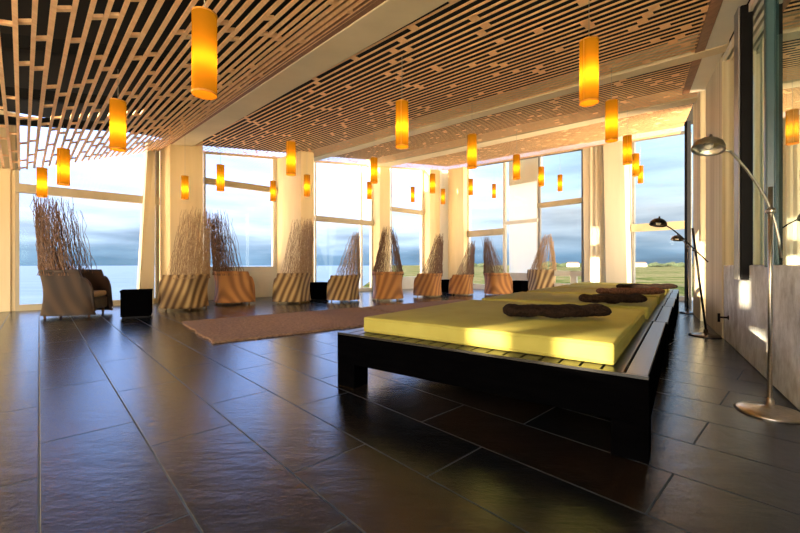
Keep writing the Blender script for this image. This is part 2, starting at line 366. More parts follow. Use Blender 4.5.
window(LA, 15.5, 159, 4.3, 2.77, .19, .13, 'tanframe', mulls=(157,))
window(LA, 203, 276, zr, 3.47, .17, .95, 'whiteframe', tmat='tanframe', mulls=(273.5,))
window(LA, 314, 372, zr, 2.70, .18, .12, 'whiteframe', tmat='tanframe', mulls=(361,))
window(LA, 390, 424, zr, 3.36, .17, .5, 'whiteframe', tmat='tanframe', mulls=(421.5,))
window(LC, 468.6, 505, zr, 2.45, .25, .2, 'whiteframe', tmat='tanframe')
window(LC, 505, 539, zr, 2.7, .12, .7, 'whiteframe', tmat='whiteframe', frame=.05)
window(LC, 539, 584, zr, 3.25, .17, .15, 'greyframe', tmat='tanframe', rails=((.62,.80,555,584), (.2,.36,555,584), (.2,.8,571,577)))
window(LC, 632.6, 689, zr, 2.23, .22, .12, 'greyframe', tmat='tanframe')
# clear the glazed wall of the left bay that runs on beyond the picture
p = LA.px(-45)
for i in range(3):
    q0 = p-LA.d*(.0+i*3.2); q1 = q0-LA.d*2.7
    wn[0] += 1; root = empty('window_%d' % wn[0]); struct(root)
    mb = MB(); wallbox(mb, LA, q1, q0, 0, .15, .07, .07); wallbox(mb, LA, q1, q0, 2.6, 2.77, .07, .07); wallbox(mb, LA, q1, q1+LA.d*.06, 0, 4.3, .06, .06); mb.build('window_frame', M['tanframe'], root)
    g = MB(); g.verts([V((q1.x,q1.y,.05)), V((q0.x,q0.y,.05)), V((q0.x,q0.y,4.3)), V((q1.x,q1.y,4.3))], [(0,1,2,3)]); g.build('pane', M['glass'], root)
    mb = MB(); wallbox(mb, LA, q1-LA.d*.5, q1, 0, 4.3, .2, .15); struct(mb.build('column', M['cream']))
# unseen wall added off-frame to block the sun, its slits shaping the sun patches
SUN = V((.85,.52,-.10)).normalized(); XW = -14.0
def sl(P): k_ = (P.x-XW)/SUN.x; Q = P-SUN*k_; return Q.y, Q.z
def onw(px, py, ln): p = ln.px(px); return V((p.x, p.y, 1+(HY-py)/F*p.y))
def onfront(px, z):
    R_ = gr(649, 464.4); f_ = V((.806,-.592,0)).normalized(); o_ = R_+V((1.37,1.84,0)).normalized()*.13
    r_ = V(((px-400)/F, 1, 0)); k_ = isect(V((0,0,0)), r_, o_, f_); P = r_*k_; P.z = z; return P
slits = []
for tg in ([onfront(470,.46), onfront(508,.60)], [onfront(558,.44), onfront(615,.62)], [onw(740,281,LW), onw(750,306,LW)], [onw(699,216,LW), onw(705,298,LW)], [onw(596,212,LC), onw(603,290,LC)]):
    a_ = [sl(t) for t in tg]; ys = sorted(t[0] for t in a_); zs_ = sorted(t[1] for t in a_)
    if ys[1]-ys[0] < .1: m_ = sum(ys)/2; ys = [m_-.08, m_+.08]
    slits.append((ys[0], ys[1], zs_[0], zs_[1]))
slits.sort(); mb = MB(); y = -14.0
for y0, y1, z0, z1 in slits:
    if y0 > y: mb.box(XW-.02, XW, y, y0, 0, 6)
    y0 = max(y0, y)
    mb.box(XW-.02, XW, y0, y1, 0, z0); mb.box(XW-.02, XW, y0, y1, z1, 6); y = y1
yl = isect(V((XW,0,0)), V((0,1,0)), LA.a, LA.d)
mb.box(XW-.02, XW, y, 13.0, 0, 6)
struct(mb.build('sun_gobo_wall', M['cream']))
# white sunlit blind outside the window left of the slatted chair
p, q = LC.px(506)-LC.n*.22, LC.px(537.5)-LC.n*.22
m, nt, b = new('white_sun_blind'); M['blind'] = m; nt.nodes.remove(b)
t_ = N(nt, 'ShaderNodeBsdfTranslucent'); t_.inputs[0].default_value = (.97,.97,.95,1); d_ = N(nt, 'ShaderNodeBsdfDiffuse'); d_.inputs[0].default_value = (.97,.97,.95,1)
mx = N(nt, 'ShaderNodeMixShader'); nt.links.new(t_.outputs[0], mx.inputs[1]); nt.links.new(d_.outputs[0], mx.inputs[2]); mx.inputs[0].default_value = .35
nt.links.new(mx.outputs[0], nt.nodes['Material Output'].inputs[0])
root = empty('roller_blind', ((p+q)/2)); tag(root, 'glowing white roller blind drawn down outside the tall window behind the chairs', 'blind')
root.location = (0,0,0)
mb = MB(); mb.hexa([V((p.x,p.y,.6)), V((q.x,q.y,.6)), V((q.x,q.y,.6))-LC.n*.01, V((p.x,p.y,.6))-LC.n*.01], [V((p.x,p.y,4.15)), V((q.x,q.y,4.15)), V((q.x,q.y,4.15))-LC.n*.01, V((p.x,p.y,4.15))-LC.n*.01]); mb.build('blind_cloth', M['blind'], root)
mb = MB(); zc = pz(p.x,p.y); mb.hexa([V((p.x,p.y,4.15))+LC.n*.03, V((q.x,q.y,4.15))+LC.n*.03, V((q.x,q.y,4.15))-LC.n*.1, V((p.x,p.y,4.15))-LC.n*.1], [V((p.x,p.y,zc))+LC.n*.03, V((q.x,q.y,zc))+LC.n*.03, V((q.x,q.y,zc))-LC.n*.1, V((p.x,p.y,zc))-LC.n*.1]); mb.build('blind_box', M['pale'], root)

# right-hand wall --------------------------------------------------------
mb = MB(); pn = LW.a+LW.d*8.5; wallbox(mb, LW, LW.px(723.5), pn, 0, 1.0, 0, .35); struct(mb.build('wall_right', M['concrete'], bevel=.012))
column(LW, 705.5, 723.5, 723.6, M['boardcol'], name='column', inn=.02)
column(LW, 693, 705.4, 705.6, M['boardcol'], name='column', inn=.08)
mb = MB(); p = LW.px(690.3)+LW.n*.05; mb.bar(V((p.x,p.y,0)), V((p.x,p.y,pz(p.x,p.y))), .09, .09); struct(mb.build('trim_4', M['black']))
# corner between the last window and the right wall
p = LC.px(689); q = LW.px(692)
mb = MB(); mb.bar(V((p.x,p.y,0)), V((p.x,p.y,pz(p.x,p.y))), .08, .1); struct(mb.build('trim_5', M['greyframe']))
if (p-q).length > .2:
    g = MB(); g.verts([V((p.x,p.y,.0)), V((q.x,q.y,.0)), V((q.x,q.y,4.6)), V((p.x,p.y,4.6))], [(0,1,2,3)]); struct(g.build('window_side', M['glass']))
# glazing above the concrete parapet
wn[0] += 1; root = empty('window_%d' % wn[0]); struct(root)
def wpane(x0, x1, off, name='pane', mat='tealglass'):
    p, q = (LW.px(x0) if not isinstance(x0, Vector) else x0), (LW.px(x1) if not isinstance(x1, Vector) else x1)
    p = p-LW.n*off; q = q-LW.n*off
    g = MB(); g.verts([V((p.x,p.y,.98)), V((q.x,q.y,.98)), V((q.x,q.y,pz(q.x,q.y))), V((p.x,p.y,pz(p.x,p.y)))], [(0,1,2,3)]); g.build(name, M[mat], root)
wpane(723.5, 740, .2); wpane(750, 768, .12); wpane(781, pn, .01)
column(LW, 763.5, 765.5, 771, M['tealframe'], name='mullion', z0=.98, back=.03)
mb = MB(); wallbox(mb, LW, LW.px(724), LW.px(726), .98, 0, -.1, .13, zr); wallbox(mb, LW, LW.px(731), LW.px(732.5), .98, 0, -.1, .13, zr); mb.build('mullion', M['pale'], root)
mb = MB(); wallbox(mb, LW, LW.px(757), LW.px(758.5), .98, 0, -.1, .13, zr); mb.build('mullion', M['tealframe'], root)
column(LW, 735.5, 740.5, 749.3, M['black'], name='trim_6', z0=.85, back=.03)
c_ = LW.px(749.3); t_ = (740.5-400)/F; q_ = c_+LW.n*((t_*c_.y-c_.x)/(LW.n.x-t_*LW.n.y)+.005)
r_ = V(((735.5-400)/F, 1, 0)); p_ = r_*isect(V((0,0,0)), r_, q_, LW.d)
mb = MB(); wallbox(mb, LW, p_, q_, .85, 0, .012, 0, zr); struct(mb.build('trim_7', M['greyframe']))
# room behind the glazing: back wall and floor
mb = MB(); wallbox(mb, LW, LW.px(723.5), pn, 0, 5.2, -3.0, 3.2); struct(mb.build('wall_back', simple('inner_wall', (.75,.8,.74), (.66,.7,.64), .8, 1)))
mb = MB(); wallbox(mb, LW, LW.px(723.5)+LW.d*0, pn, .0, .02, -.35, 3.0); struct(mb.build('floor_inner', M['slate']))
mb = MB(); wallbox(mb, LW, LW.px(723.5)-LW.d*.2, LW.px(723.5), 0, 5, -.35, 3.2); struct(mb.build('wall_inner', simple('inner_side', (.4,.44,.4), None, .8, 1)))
# eaves beam over the right wall
mb = MB(); p0, p1 = LW.px(706), pn
def strip(mb, i0, i1, dz0, dz1):
    pp = [p0+LW.n*i0, p1+LW.n*i0, p1+LW.n*i1, p0+LW.n*i1]
    mb.hexa([V((t.x,t.y,pz(t.x,t.y)+dz0)) for t in pp], [V((t.x,t.y,pz(t.x,t.y)+dz1)) for t in pp])
strip(mb, .24, .34, -.02, .08); struct(mb.build('trim_8', M['fascia']))
mb = MB(); strip(mb, .02, .235, -.015, .10); struct(mb.build('trim_9', M['whiteframe']))
mb = MB()
for k in range(4): strip(mb, .005-.06*k, .005-.06*k-.03, -.10, -.02)
struct(mb.build('trim_10', M['whiteframe']))
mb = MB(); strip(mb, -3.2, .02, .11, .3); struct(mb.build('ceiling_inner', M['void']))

# ------------------------------------------------------------------ ceiling
# beams: pairs of edge points in the ceiling plane
def ext(p, q, ln, lnw, over=.0):
    """extend the line p->q to the window wall ln and the right wall"""
    d = (q-p); a = isect(p, d, ln.a, ln.d); c = isect(p, d, LW.a, LW.d)
    return p+d*a, p+d*c
def beam(e1, e2, ln, drop, rise, name='ceiling_beam'):
    a0, b0 = ext(*e1, ln, LW); a1, b1 = ext(*e2, ln, LW)
    mb = MB(); q = [a0, b0, b1, a1]
    mb.hexa([V((t.x,t.y,pz(t.x,t.y)-drop)) for t in q], [V((t.x,t.y,pz(t.x,t.y)+rise)) for t in q])
    struct(mb.build(name, M['beam'], bevel=.015)); return a0, b0, a1, b1
B1 = beam((RP(385,0), RP(200,125)), (RP(400,27.5), RP(215,133)), LA, .02, .3)
B2 = beam((RP(708,48), RP(420,127.5)), (RP(708,55), RP(420,132.5)), LA, .03, .35)
B3 = beam((RP(692,97), RP(370,165.5)), (RP(692,102), RP(370,170)), LA, .03, .35)
dB = V((-380/F, 1, 0)); dB = dB.normalized(); nB = V((dB.y, -dB.x, 0))      # batten direction, across direction (to the right-back)
def slat(mb, p, q, wdt, h):
    sd = V((q.y-p.y, p.x-q.x, 0)).normalized()*wdt/2
    mb.hexa([p-sd, p+sd, q+sd, q-sd], [t+V((0,0,h)) for t in (p-sd, p+sd, q+sd, q-sd)])
pitch = .115
a0, b0, a1, b1 = B1
rng = random.Random(3)
corner = LC.a
base = a1.copy()
bays = [MB(), MB(), MB()]
t0 = 0
s_b2 = (RP(500, 110)-base).dot(nB); 
k = -22
eb = (a1-b1); nb1 = V((eb.y, -eb.x, 0)).normalized()
if nb1.dot(LC.a-b1) < 0: nb1 = -nb1
while k < 150:
    o = base+nB*(pitch*(k+.5))
    tA = isect(o, dB, LA.a, LA.d); tW = isect(o, dB, LW.a, LW.d)+.1
    ok = []
    for i in range(601):
        tt = tW+(tA-.02-tW)*i/600; P_ = o+dB*tt
        if (P_-LC.a).dot(LC.n) > .03 and (P_-b1).dot(nb1) > -.08: ok.append(tt)
    if len(ok) < 3:
        k += 1
        if k > 40: break
        continue
    p_, q_ = o+dB*ok[0], o+dB*ok[-1]
    p_.z = pz(p_.x, p_.y); q_.z = pz(q_.x, q_.y)
    mb = bays[0 if k < 46 else 1 if k < 74 else 2]
    slat(mb, p_, q_, .031, .005)
    L = (q_-p_).length; pos = rng.uniform(.2, 1.4)
    while pos < L-.3:
        c = p_+(q_-p_)*(pos/L)+nB*pitch*.5
        c.z = pz(c.x, c.y)+.001
        dd = (q_-p_).normalized()*.05
        slat(mb, c-dd, c+dd, pitch-.033, .005)
        pos += rng.uniform(.9, 2.8)
    k += 1
for i, b_ in enumerate(bays):
    o = b_.build('ceiling' if i == 0 else 'ceiling.%03d' % i, M['batten'], norm=False); struct(o)
# left bay: ruled surface
def nearP(t): return Ln+(U0-Ln)*t
Ln = at(14.5, 0, 2.85); U0 = RP(385, 0); Lf = at(19.4, 171, 8.45); U1 = V((a0.x, a0.y, pz(a0.x, a0.y)))
def tnear(px):
    k_ = (px-400)/F; d = U0-Ln; return (k_*Ln.y-Ln.x)/(d.x-k_*d.y)
xs = [14.5,35.3,54.5,76.5,94.5,112,128.5,144.5,162,180,196,211,225,238,252,267,282.5,297,310,322,333,343.5,354,364]
ts = [tnear(x) for x in xs]; dt = ts[1]-ts[0]
ts = [ts[0]-dt*i for i in range(34, 0, -1)]+ts+[.955, .972]
mb = MB(); lines = []
for t in ts:
    Nn = Ln+(U0-Ln)*t; Ff = Lf+(U1-Lf)*t
    if t < 0: Nn.z = Ln.z; Ff.z = Lf.z
    st = Nn+(Nn-Ff)*.75
    d = Ff-st; tt = isect(st, d, LA.a, LA.d); Ff = st+d*(tt-.005)
    lines.append((st, Ff))
def slat2(mb, p, q, w0, w1, h):
    sd = V((q.y-p.y, p.x-q.x, 0)).normalized()
    c = [p-sd*w0/2, p+sd*w0/2, q+sd*w1/2, q-sd*w1/2]; mb.hexa(c, [t+V((0,0,h)) for t in c])
for i, (st, Ff) in enumerate(lines):
    j_ = i-1 if i == len(lines)-1 else i+1; dd = (Ff-st).normalized()
    g0 = lines[j_][0]-st; g1 = lines[j_][1]-Ff
    g0 = (g0-dd*g0.dot(dd)).length; g1 = (g1-dd*g1.dot(dd)).length
    slat2(mb, st, Ff, g0*.29, g1*.30, .022)
for i in range(len(lines)-1):
    (p, q), (p2, q2) = lines[i], lines[i+1]; L = (q-p).length; pos = rng.uniform(.3, 1.2)
    while pos < L-.15:
        a = p+(q-p)*(pos/L); c = p2+(q2-p2)*(pos/L); g_ = (c-a); 
        if g_.length > .05: slat(mb, a+g_*.1+V((0,0,.004)), c-g_*.1+V((0,0,.004)), .036, .03)
        pos += rng.uniform(.7, 2.1)
struct(mb.build('ceiling.003', M['batten'], norm=False))
mb = MB(); q = [U0.lerp(a0, -.8), U0.lerp(a0, 1.0)]; dd = (q[1]-q[0]).normalized(); sd = V((-dd.y, dd.x, 0)).normalized()
if sd.dot(Ln-U0) < 0: sd = -sd
q = [q[0], q[1], q[1]+sd*.10, q[0]+sd*.16]
for t_ in q: t_.z = pz(t_.x, t_.y)-.01
mb.hexa([V(t_) for t_ in q], [t_+V((0,0,.2)) for t_ in q]); struct(mb.build('trim_13', M['fascia']))
# roof slabs above
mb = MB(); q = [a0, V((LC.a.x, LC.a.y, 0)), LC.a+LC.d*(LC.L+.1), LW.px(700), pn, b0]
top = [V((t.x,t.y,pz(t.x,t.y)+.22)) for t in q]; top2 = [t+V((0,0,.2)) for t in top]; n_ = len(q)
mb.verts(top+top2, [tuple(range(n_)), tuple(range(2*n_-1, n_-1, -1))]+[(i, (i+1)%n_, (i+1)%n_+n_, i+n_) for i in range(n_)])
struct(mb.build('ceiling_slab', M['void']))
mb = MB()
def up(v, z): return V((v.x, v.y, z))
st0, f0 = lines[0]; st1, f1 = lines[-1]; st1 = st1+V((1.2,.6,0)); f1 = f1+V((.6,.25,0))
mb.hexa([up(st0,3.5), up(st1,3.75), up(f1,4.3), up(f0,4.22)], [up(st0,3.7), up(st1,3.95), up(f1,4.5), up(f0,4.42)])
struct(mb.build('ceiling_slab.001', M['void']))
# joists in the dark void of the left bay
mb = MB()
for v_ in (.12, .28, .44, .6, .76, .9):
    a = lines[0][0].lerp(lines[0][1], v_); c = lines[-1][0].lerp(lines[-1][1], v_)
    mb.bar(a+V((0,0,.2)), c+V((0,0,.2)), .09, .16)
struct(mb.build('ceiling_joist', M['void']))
# perimeter strip at the head of the right windows
mb = MB(); 
for P_, Q_ in ((LC.px(469), LC.px(689)),): mb.hexa([up(t, pz(t.x,t.y)-.02) for t in (P_+LC.n*.14, Q_+LC.n*.14, Q_, P_)], [up(t, pz(t.x,t.y)+.06) for t in (P_+LC.n*.14, Q_+LC.n*.14, Q_, P_)])
struct(mb.build('trim_11', M['greyframe']))
mb = MB(); P_, Q_ = LA.px(203), LA.px(440); mb.hexa([up(t, pz(t.x,t.y)-.01) for t in (P_+LA.n*.1, Q_+LA.n*.1, Q_, P_)], [up(t, pz(t.x,t.y)+.06) for t in (P_+LA.n*.1, Q_+LA.n*.1, Q_, P_)])
struct(mb.build('trim_12', M['beam']))

# ------------------------------------------------------------------ beds
side = V((1.37,1.84,0)).normalized(); front = V((.806,-.592,0)).normalized()
Rc = gr(649, 464.4); Lc = Rc-front*2.2
def bed(start, length, label, mlabel, wid=2.2, ins=.17, mtop=.125, mat='matt', group='day beds in a row'):
    """local x along the front edge (left to right), y away from the camera"""
    O = Rc-front*wid+side*start
    ang = math.atan2(front.y, front.x)
    r = empty('day_bed', (O.x, O.y, 0), ang); tag(r, label, 'bed', 'low black platform beds in a row')
    t = MB(); t.box(0, wid, 0, .02, .42, .438)
    n_ = int(wid/.11); gap = .013
    bw = wid/n_
    for i in range(n_): t.box(i*bw+gap/2, (i+1)*bw-gap/2, .02, length, .415, .438)
    t.build('slatted_top', M['bedtop'], r, bevel=.002)
    t = MB(); t.box(0, wid, .0, .035, .19, .42); t.build('front_apron', M['bedwood'], r, bevel=.003)
    t = MB(); t.box(0, wid, length-.035, length, .19, .414); t.build('rear_apron', M['bedwood'], r, bevel=.003)
    for x in (0, wid-.035):
        t = MB(); t.box(x, x+.035, .036, length-.036, .19, .414); t.build('side_apron', M['bedwood'], r, bevel=.003)
    for x0, x1 in ((.001, .19), (wid-.17, wid-.001)):
        for y0 in (.001, length-.171):
            t = MB(); t.box(x0, x1, y0, y0+.17, 0, .414 if False else .19); t.build('leg', M['bedwood'], r, bevel=.003)
    # mattress: a separate thing lying on the platform
    w_, l_ = wid-2*ins, length-.13-.11
    O2 = O+front*ins+side*.13
    mm = MB(); nx, ny, nzz = 24, 20, 4; 
    bm = mm.bm
    bmesh.ops.create_cube(bm, size=1)
    bmesh.ops.subdivide_edges(bm, edges=bm.edges[:], cuts=7, use_grid_fill=True)
    for v_ in bm.verts:
        x, y, z = v_.co
        puff = .012*math.cos(x*math.pi)*math.cos(y*math.pi)*(1 if z > 0 else 0)
        v_.co = V(((x+.5)*w_, (y+.5)*l_, (z+.5)*mtop+puff*2*z))
    o = mm.build('mattress', M[mat], smooth=True, bevel=.0)
    bv = o.modifiers.new('b', 'BEVEL'); bv.width = .02; bv.segments = 3; bv.limit_method = 'ANGLE'; bv.angle_limit = math.radians(60)
    o.location = (O2.x, O2.y, .439); o.rotation_euler = (0,0,ang)
    tag(o, mlabel, 'mattress', 'yellow mattresses on the platform beds')
    pp = MB()
    for z in (.018, mtop-.018): 
        pp.tube([(.0,.02,z),(.0,l_-.02,z),(.02,l_,z),(w_-.02,l_,z),(w_,l_-.02,z),(w_,.02,z),(w_-.02,0,z),(.02,0,z),(0,.02,z)], .004, 6)
    pp.build('piping', M['matt'], o)
    return r
starts = [0, 2.31, 4.09, 5.60, 7.12]; lens = [2.29, 1.76, 1.49, 1.50, 1.5]
bl = ['low black platform bed nearest the camera, with a wide slatted right edge', 'low black platform bed directly behind the nearest one', 'low black platform bed third along the row from the camera', 'low black platform bed fourth along the row, next to the farthest', 'low black platform bed farthest back, by the window']
ml = ['large yellow mattress nearest the camera, sunlit at its front corner', 'yellow mattress second from the camera, under the medium dark fur roll', 'yellow mattress third from the camera, under the reddish brown fur roll', 'yellow mattress fourth from the camera near the far window', 'yellow mattress farthest from the camera at the end of the row']
for s_, l_, a, b_ in zip(starts, lens, bl, ml): bed(s_, l_, a, b_)
# fur throws, rolled
def fur(px0, px1, py, zt, label, mat='fur', r=.05, name='fur_throw', seed=1):
    rg = random.Random(seed)
    p = gr(px0, py, zt); q = gr(px1, py, zt)
    q = p+front*((q-p).length if False else 0)+V((0,0,0)) if False else q
    mb = MB(); n_ = 60; m_ = 20; d = (q-p); L = d.length; d.normalize(); n = V((-d.y, d.x, 0))
    rings = []
    for i in range(n_+1):
        u = i/n_; e = min(u, 1-u)*L/.09; cap = math.sqrt(max(0, 1-(1-min(e, 1))**2))
        rad = r*max(cap, .02)*(1+.06*math.sin(u*13+seed)+.04*math.sin(u*31))
        ring = []
        for k in range(m_):
            a = 2*math.pi*k/m_; rr_ = rad*(1+rg.uniform(-.05, .05)); 
            y = math.cos(a)*rr_*2.1; z = math.sin(a)*rr_*.9
            c = p+d*(u*L)+n*(y+.02*math.sin(u*9))
            ring.append(mb.bm.verts.new((c.x, c.y, zt+r*.93+z+.004*math.sin(u*23))))
        rings.append(ring)
    for i in range(n_):
        for k in range(m_): mb.bm.faces.new([rings[i][k], rings[i][(k+1)%m_], rings[i+1][(k+1)%m_], rings[i+1][k]])
    mb.bm.faces.new(rings[0][::-1]); mb.bm.faces.new(rings[-1])
    o = mb.build(name, M[mat], smooth=True); tag(o, label, 'throw', 'rolled fur throws on the mattresses'); return o
ZM = .439+.125
def zat(o): return ZM
fur(503, 610, 317.0, ZM+.024, 'long black fur throw rolled on the nearest yellow mattress', r=.054, seed=1)
fur(580, 646, 303, ZM+.024, 'dark brown fur throw rolled on the second yellow mattress', r=.052, seed=2)
fur(597, 664, 294.5, ZM+.024, 'reddish brown fur throw rolled on the third yellow mattress', 'fur2', .05, seed=3)
fur(617, 677, 289.2, ZM+.024, 'brown fur throw rolled on the fourth yellow mattress', 'fur', .05, seed=4)

# ------------------------------------------------------------------ rugs
def rug(P, dx, dy, L, W, label, notch=True):
    mb = MB(); n_ = 40; rg = random.Random(5); e = []
    for i in range(n_): e.append(P+dx*(L*i/n_)+dy*rg.uniform(-.012,.012))
    for i in range(24): e.append(P+dx*(L+rg.uniform(-.02,.02))+dy*(W*i/24))
    for i in range(n_): e.append(P+dx*(L*(1-i/n_))+dy*(W+rg.uniform(-.012,.012)))
    for i in range(24): e.append(P+dx*rg.uniform(-.03,.03)+dy*(W*(1-i/24)))
    k = len(e); lo = [up(t, .002) for t in e]; hi = [up(t, .028) for t in e]
    mb.verts(lo+hi, [tuple(range(k-1,-1,-1)), tuple(range(k, 2*k))]+[(i, (i+1)%k, (i+1)%k+k, i+k) for i in range(k)])
    return tag(mb.build('rug', M['rug']), label, 'rug', 'brown shaggy rugs')
P0 = gr(213, 344); P1 = gr(362, 326.6); P2 = gr(155, 325.4)
dx = (P1-P0).normalized(); dy = V((-dx.y, dx.x, 0))
rug(P0, dx, dy, 3.6, (P2-P0).length, 'large brown shaggy rug in front of the chairs, left of the beds')
rug(P0+dx*3.68+dy*.55, dx, dy, 3.2, 1.7, 'brown shaggy rug farther back, half hidden behind the beds')

# ------------------------------------------------------------------ rattan chairs
def make_chair(mat, rodmat, seed, nrod=92, rodh=2.15, rodr=.0046, conv=.3, lean=.10):
    rg = random.Random(seed)
    r = empty('rattan_chair')
    def plan(u):                        # U opening to +x
        bx, by = .64, .44
        if abs(u) <= .80:
            t = u/.80*math.pi/2; ex = .55
            x = -bx*(abs(math.cos(t))**ex)+.28; y = by*(1 if t > 0 else -1)*(abs(math.sin(t))**ex)
        else:
            k = (abs(u)-.80)/.20; x = .28+.20*k; y = (1 if u > 0 else -1)*(by-.07*k*k)
        return V((x, y, 0))
    def top(u):
        k = abs(u)
        if k < .80: return .84
        k = (k-.80)/.20
        return .84-.12*min(1, k*8) if k < .15 else .12+.60*math.sqrt(max(0, 1-((k-.15)/.85)**2.4))
    mb = MB(); n_ = 120; m_ = 14; g = []
    for i in range(n_+1):
        u = -1+2*i/n_; P = plan(u); nn = P.normalized(); col = []
        for j in range(m_+1):
            v_ = j/m_; z = .055+(top(u)-.055)*v_
            Q = P+nn*(.05*(1-math.sin(v_*math.pi))-.03); Q.z = z; Q.x -= lean*.2*v_
            col.append(mb.bm.verts.new(Q))
        g.append(col)
    for i in range(n_):
        for j in range(m_): mb.bm.faces.new([g[i][j], g[i+1][j], g[i+1][j+1], g[i][j+1]])
    o = mb.build('woven_shell', mat, r, smooth=True); sm = o.modifiers.new('s', 'SOLIDIFY'); sm.thickness = .035; sm.offset = 0
    t = MB(); pts = []
    for i in range(0, n_+1, 2):
        u = -1+2*i/n_; P = plan(u); nn = P.normalized(); Q = P+nn*.02; Q.z = top(u); Q.x -= lean*.2; pts.append(Q)
    t.tube(pts, .022, 6); t.build('rim', mat, o, smooth=True)
    t = MB(); full = rodh-.76
    for i in range(nrod):
        u = -.79+1.58*(i+rg.uniform(.0,1))/nrod; P = plan(u); nn = P.normalized(); B = P+nn*.015; B.x -= lean*.2
        h = full*(rg.uniform(.8, 1.0) if rg.random() < .5 else rg.uniform(.3, .85))
        kx, ky = rg.gauss(0,.04), rg.gauss(0,.04); pts = []; cx = -.34
        for s_ in range(10):
            f = s_/9*h/full; c = conv*f
            pts.append(V((B.x+(cx-B.x)*c+kx*f+rg.gauss(0,.017)-lean*f, B.y*(1-c)+ky*f+rg.gauss(0,.017), .76+f*full)))
        t.tube(pts, [rodr*(1-.2*s_/9) for s_ in range(10)], 5, cap=False)
    o = t.build('rod_screen', rodmat, r, norm=False); o['kind'] = 'stuff'
    t = MB(); t.box(-.28, .42, -.36, .36, .12, .34); t.build('seat', mat, r, bevel=.03)
    t = MB(); t.box(-.27, .41, -.355, .355, .345, .45); t.build('seat_cushion', M['cushion'], r, bevel=.035)
    for x, y in ((-.30,-.27),(-.30,.27),(.36,-.30),(.36,.30)):
        t = MB(); t.tube([(x,y,0),(x,y,.12)], [.018,.026], 8); t.build('leg', M['rodp'] if mat is not M['rat_brown'] else M['rod'], r, smooth=True)
    return r
protos = {'brown': make_chair(M['rat_brown'], M['rod'], 1, 240, conv=.32), 'stripe': make_chair(M['rat_stripe'], M['rodp'], 2, 200, conv=.4), 'orange': make_chair(M['rat_orange'], M['rod'], 3, 190, conv=.8), 'wide': make_chair(M['rat_orange'], M['rod'], 4, 200, conv=.42), 'point': make_chair(M['rat_stripe'], M['rodp'], 5, 170, conv=.8)}
used = set()
G = 'rattan lounge chairs along the window wall'
# px, foot y, facing angle (deg, 0 = +x right, 90 = away), scale, height scale, kind, label
chairs = [
 (73, 316, 18, 1.06, 1.07, 'brown', 'dark brown rattan chair with tall loose rods, alone before the leftmost window'),
 (188, 309, 165, .92, 1.25, 'stripe', 'striped rattan chair facing the black side table, left of the wide pair'),
 (231.5, 303.6, 40, .98, 1.2, 'wide', 'orange rattan chair at the right of the wide pair, back to a striped one'),
 (295, 302.5, 165, .92, 1.22, 'stripe', 'striped rattan chair with square upright rod back in front of the second column'),
 (346, 301, 155, .84, 1.10, 'point', 'striped rattan chair leaning right, between the second and third columns'),
 (388, 300, 95, .95, 1.02, 'orange', 'orange rattan chair with pointed rod back before the third column'),
 (430, 296.5, 150, .86, 1.12, 'orange', 'orange rattan chair left of the small black table near the corner column'),
 (463, 294.8, 150, .80, 1.08, 'orange', 'orange rattan chair just right of the corner column, leaning right'),
 (496, 295, 20, .86, 1.08, 'orange', 'orange rattan chair leaning left beside the glowing white window'),
 (543, 292.5, 95, .98, 1.0, 'point', 'rattan chair with widely fanned rods, farthest right behind the beds'),
]
for px, py, ang, sc, hs, kd, lab in chairs:
    pr = protos[kd]
    o = pr if kd not in used else copy_tree(pr); used.add(kd)
    P = gr(px, py); o.location = (P.x, P.y, 0); o.rotation_euler = (0,0,math.radians(ang)); o.scale = (sc, sc, sc*hs*.92 if False else sc)
    tag(o, lab, 'chair', G)
    o['hs'] = hs
for o in list(C.objects):
    if 'hs' in o:
        for ch in [x for x in C.objects if x.parent == o and x.name.startswith('rod_screen')]:
            ch.scale = (1,1,o['hs']); ch.location.z = .78*(1-o['hs'])
        del o['hs']
# side tables
def side_table(px, py, s_, h_, ang, label):
    P = gr(px, py); r = empty('side_table', (P.x, P.y, 0), math.radians(ang)); tag(r, label, 'table', 'small black side tables between the chairs')
    t = MB(); t.box(-s_/2, s_/2, -s_/2, s_/2, h_-.035, h_); t.build('table_top', M['bedwood'], r, bevel=.003)
    t = MB(); t.box(-s_/2+.01, s_/2-.01, -s_/2+.01, s_/2-.01, .03, h_-.036); t.build('body', M['bedwood'], r, bevel=.003)
    t = MB(); t.box(-s_/2+.03, s_/2-.03, -s_/2+.03, s_/2-.03, 0, .03); t.build('plinth', M['black'], r)
side_table(137, 316.5, .50, .52, 30, 'black cube side table on the left, between the brown and striped chairs')
side_table(319, 299.5, .42, .5, 43, 'black cube side table behind the square-backed striped chair')
side_table(447.5, 292.5, .40, .47, 43, 'black cube side table near the corner column')
side_table(519, 294, .46, .46, 43, 'black cube side table before the glowing white window')

# ------------------------------------------------------------------ pendants
def make_pendant():
    r = empty('pendant_lamp')
    t = MB(); n_ = 32; R = .0825; H = .58
    t.lathe([(R, 0), (R, .02), (R, H/3), (R, 2*H/3), (R, H)], n_); o = t.build('lamp_shade', M['shade'], r, smooth=True)
    t = MB(); t.lathe([(R+.001, .0), (R+.003, .0), (R+.003, .012), (R+.001, .012)], n_); t.lathe([(R+.001, H-.012), (R+.003, H-.012), (R+.003, H), (R+.001, H)], n_)
    t.bar((R, 0, 0), (R, 0, H), .006, .003, V((1,0,0))); t.build('shade_rim', simple('shade_seam', (.5,.2,.02), None, .6, 10), r)
    t = MB(); t.tube([(0,0,H*.55),(0,0,H+.0)], .012, 8); t.bar((-R,0,H-.01), (R,0,H-.01), .004, .004); t.lathe([(.0,H-.004),(R-.002,H-.004),(R-.002,H-.001),(0,H-.001)], n_); t.build('lamp_holder', M['black'], r)
    return r
pend = make_pendant()
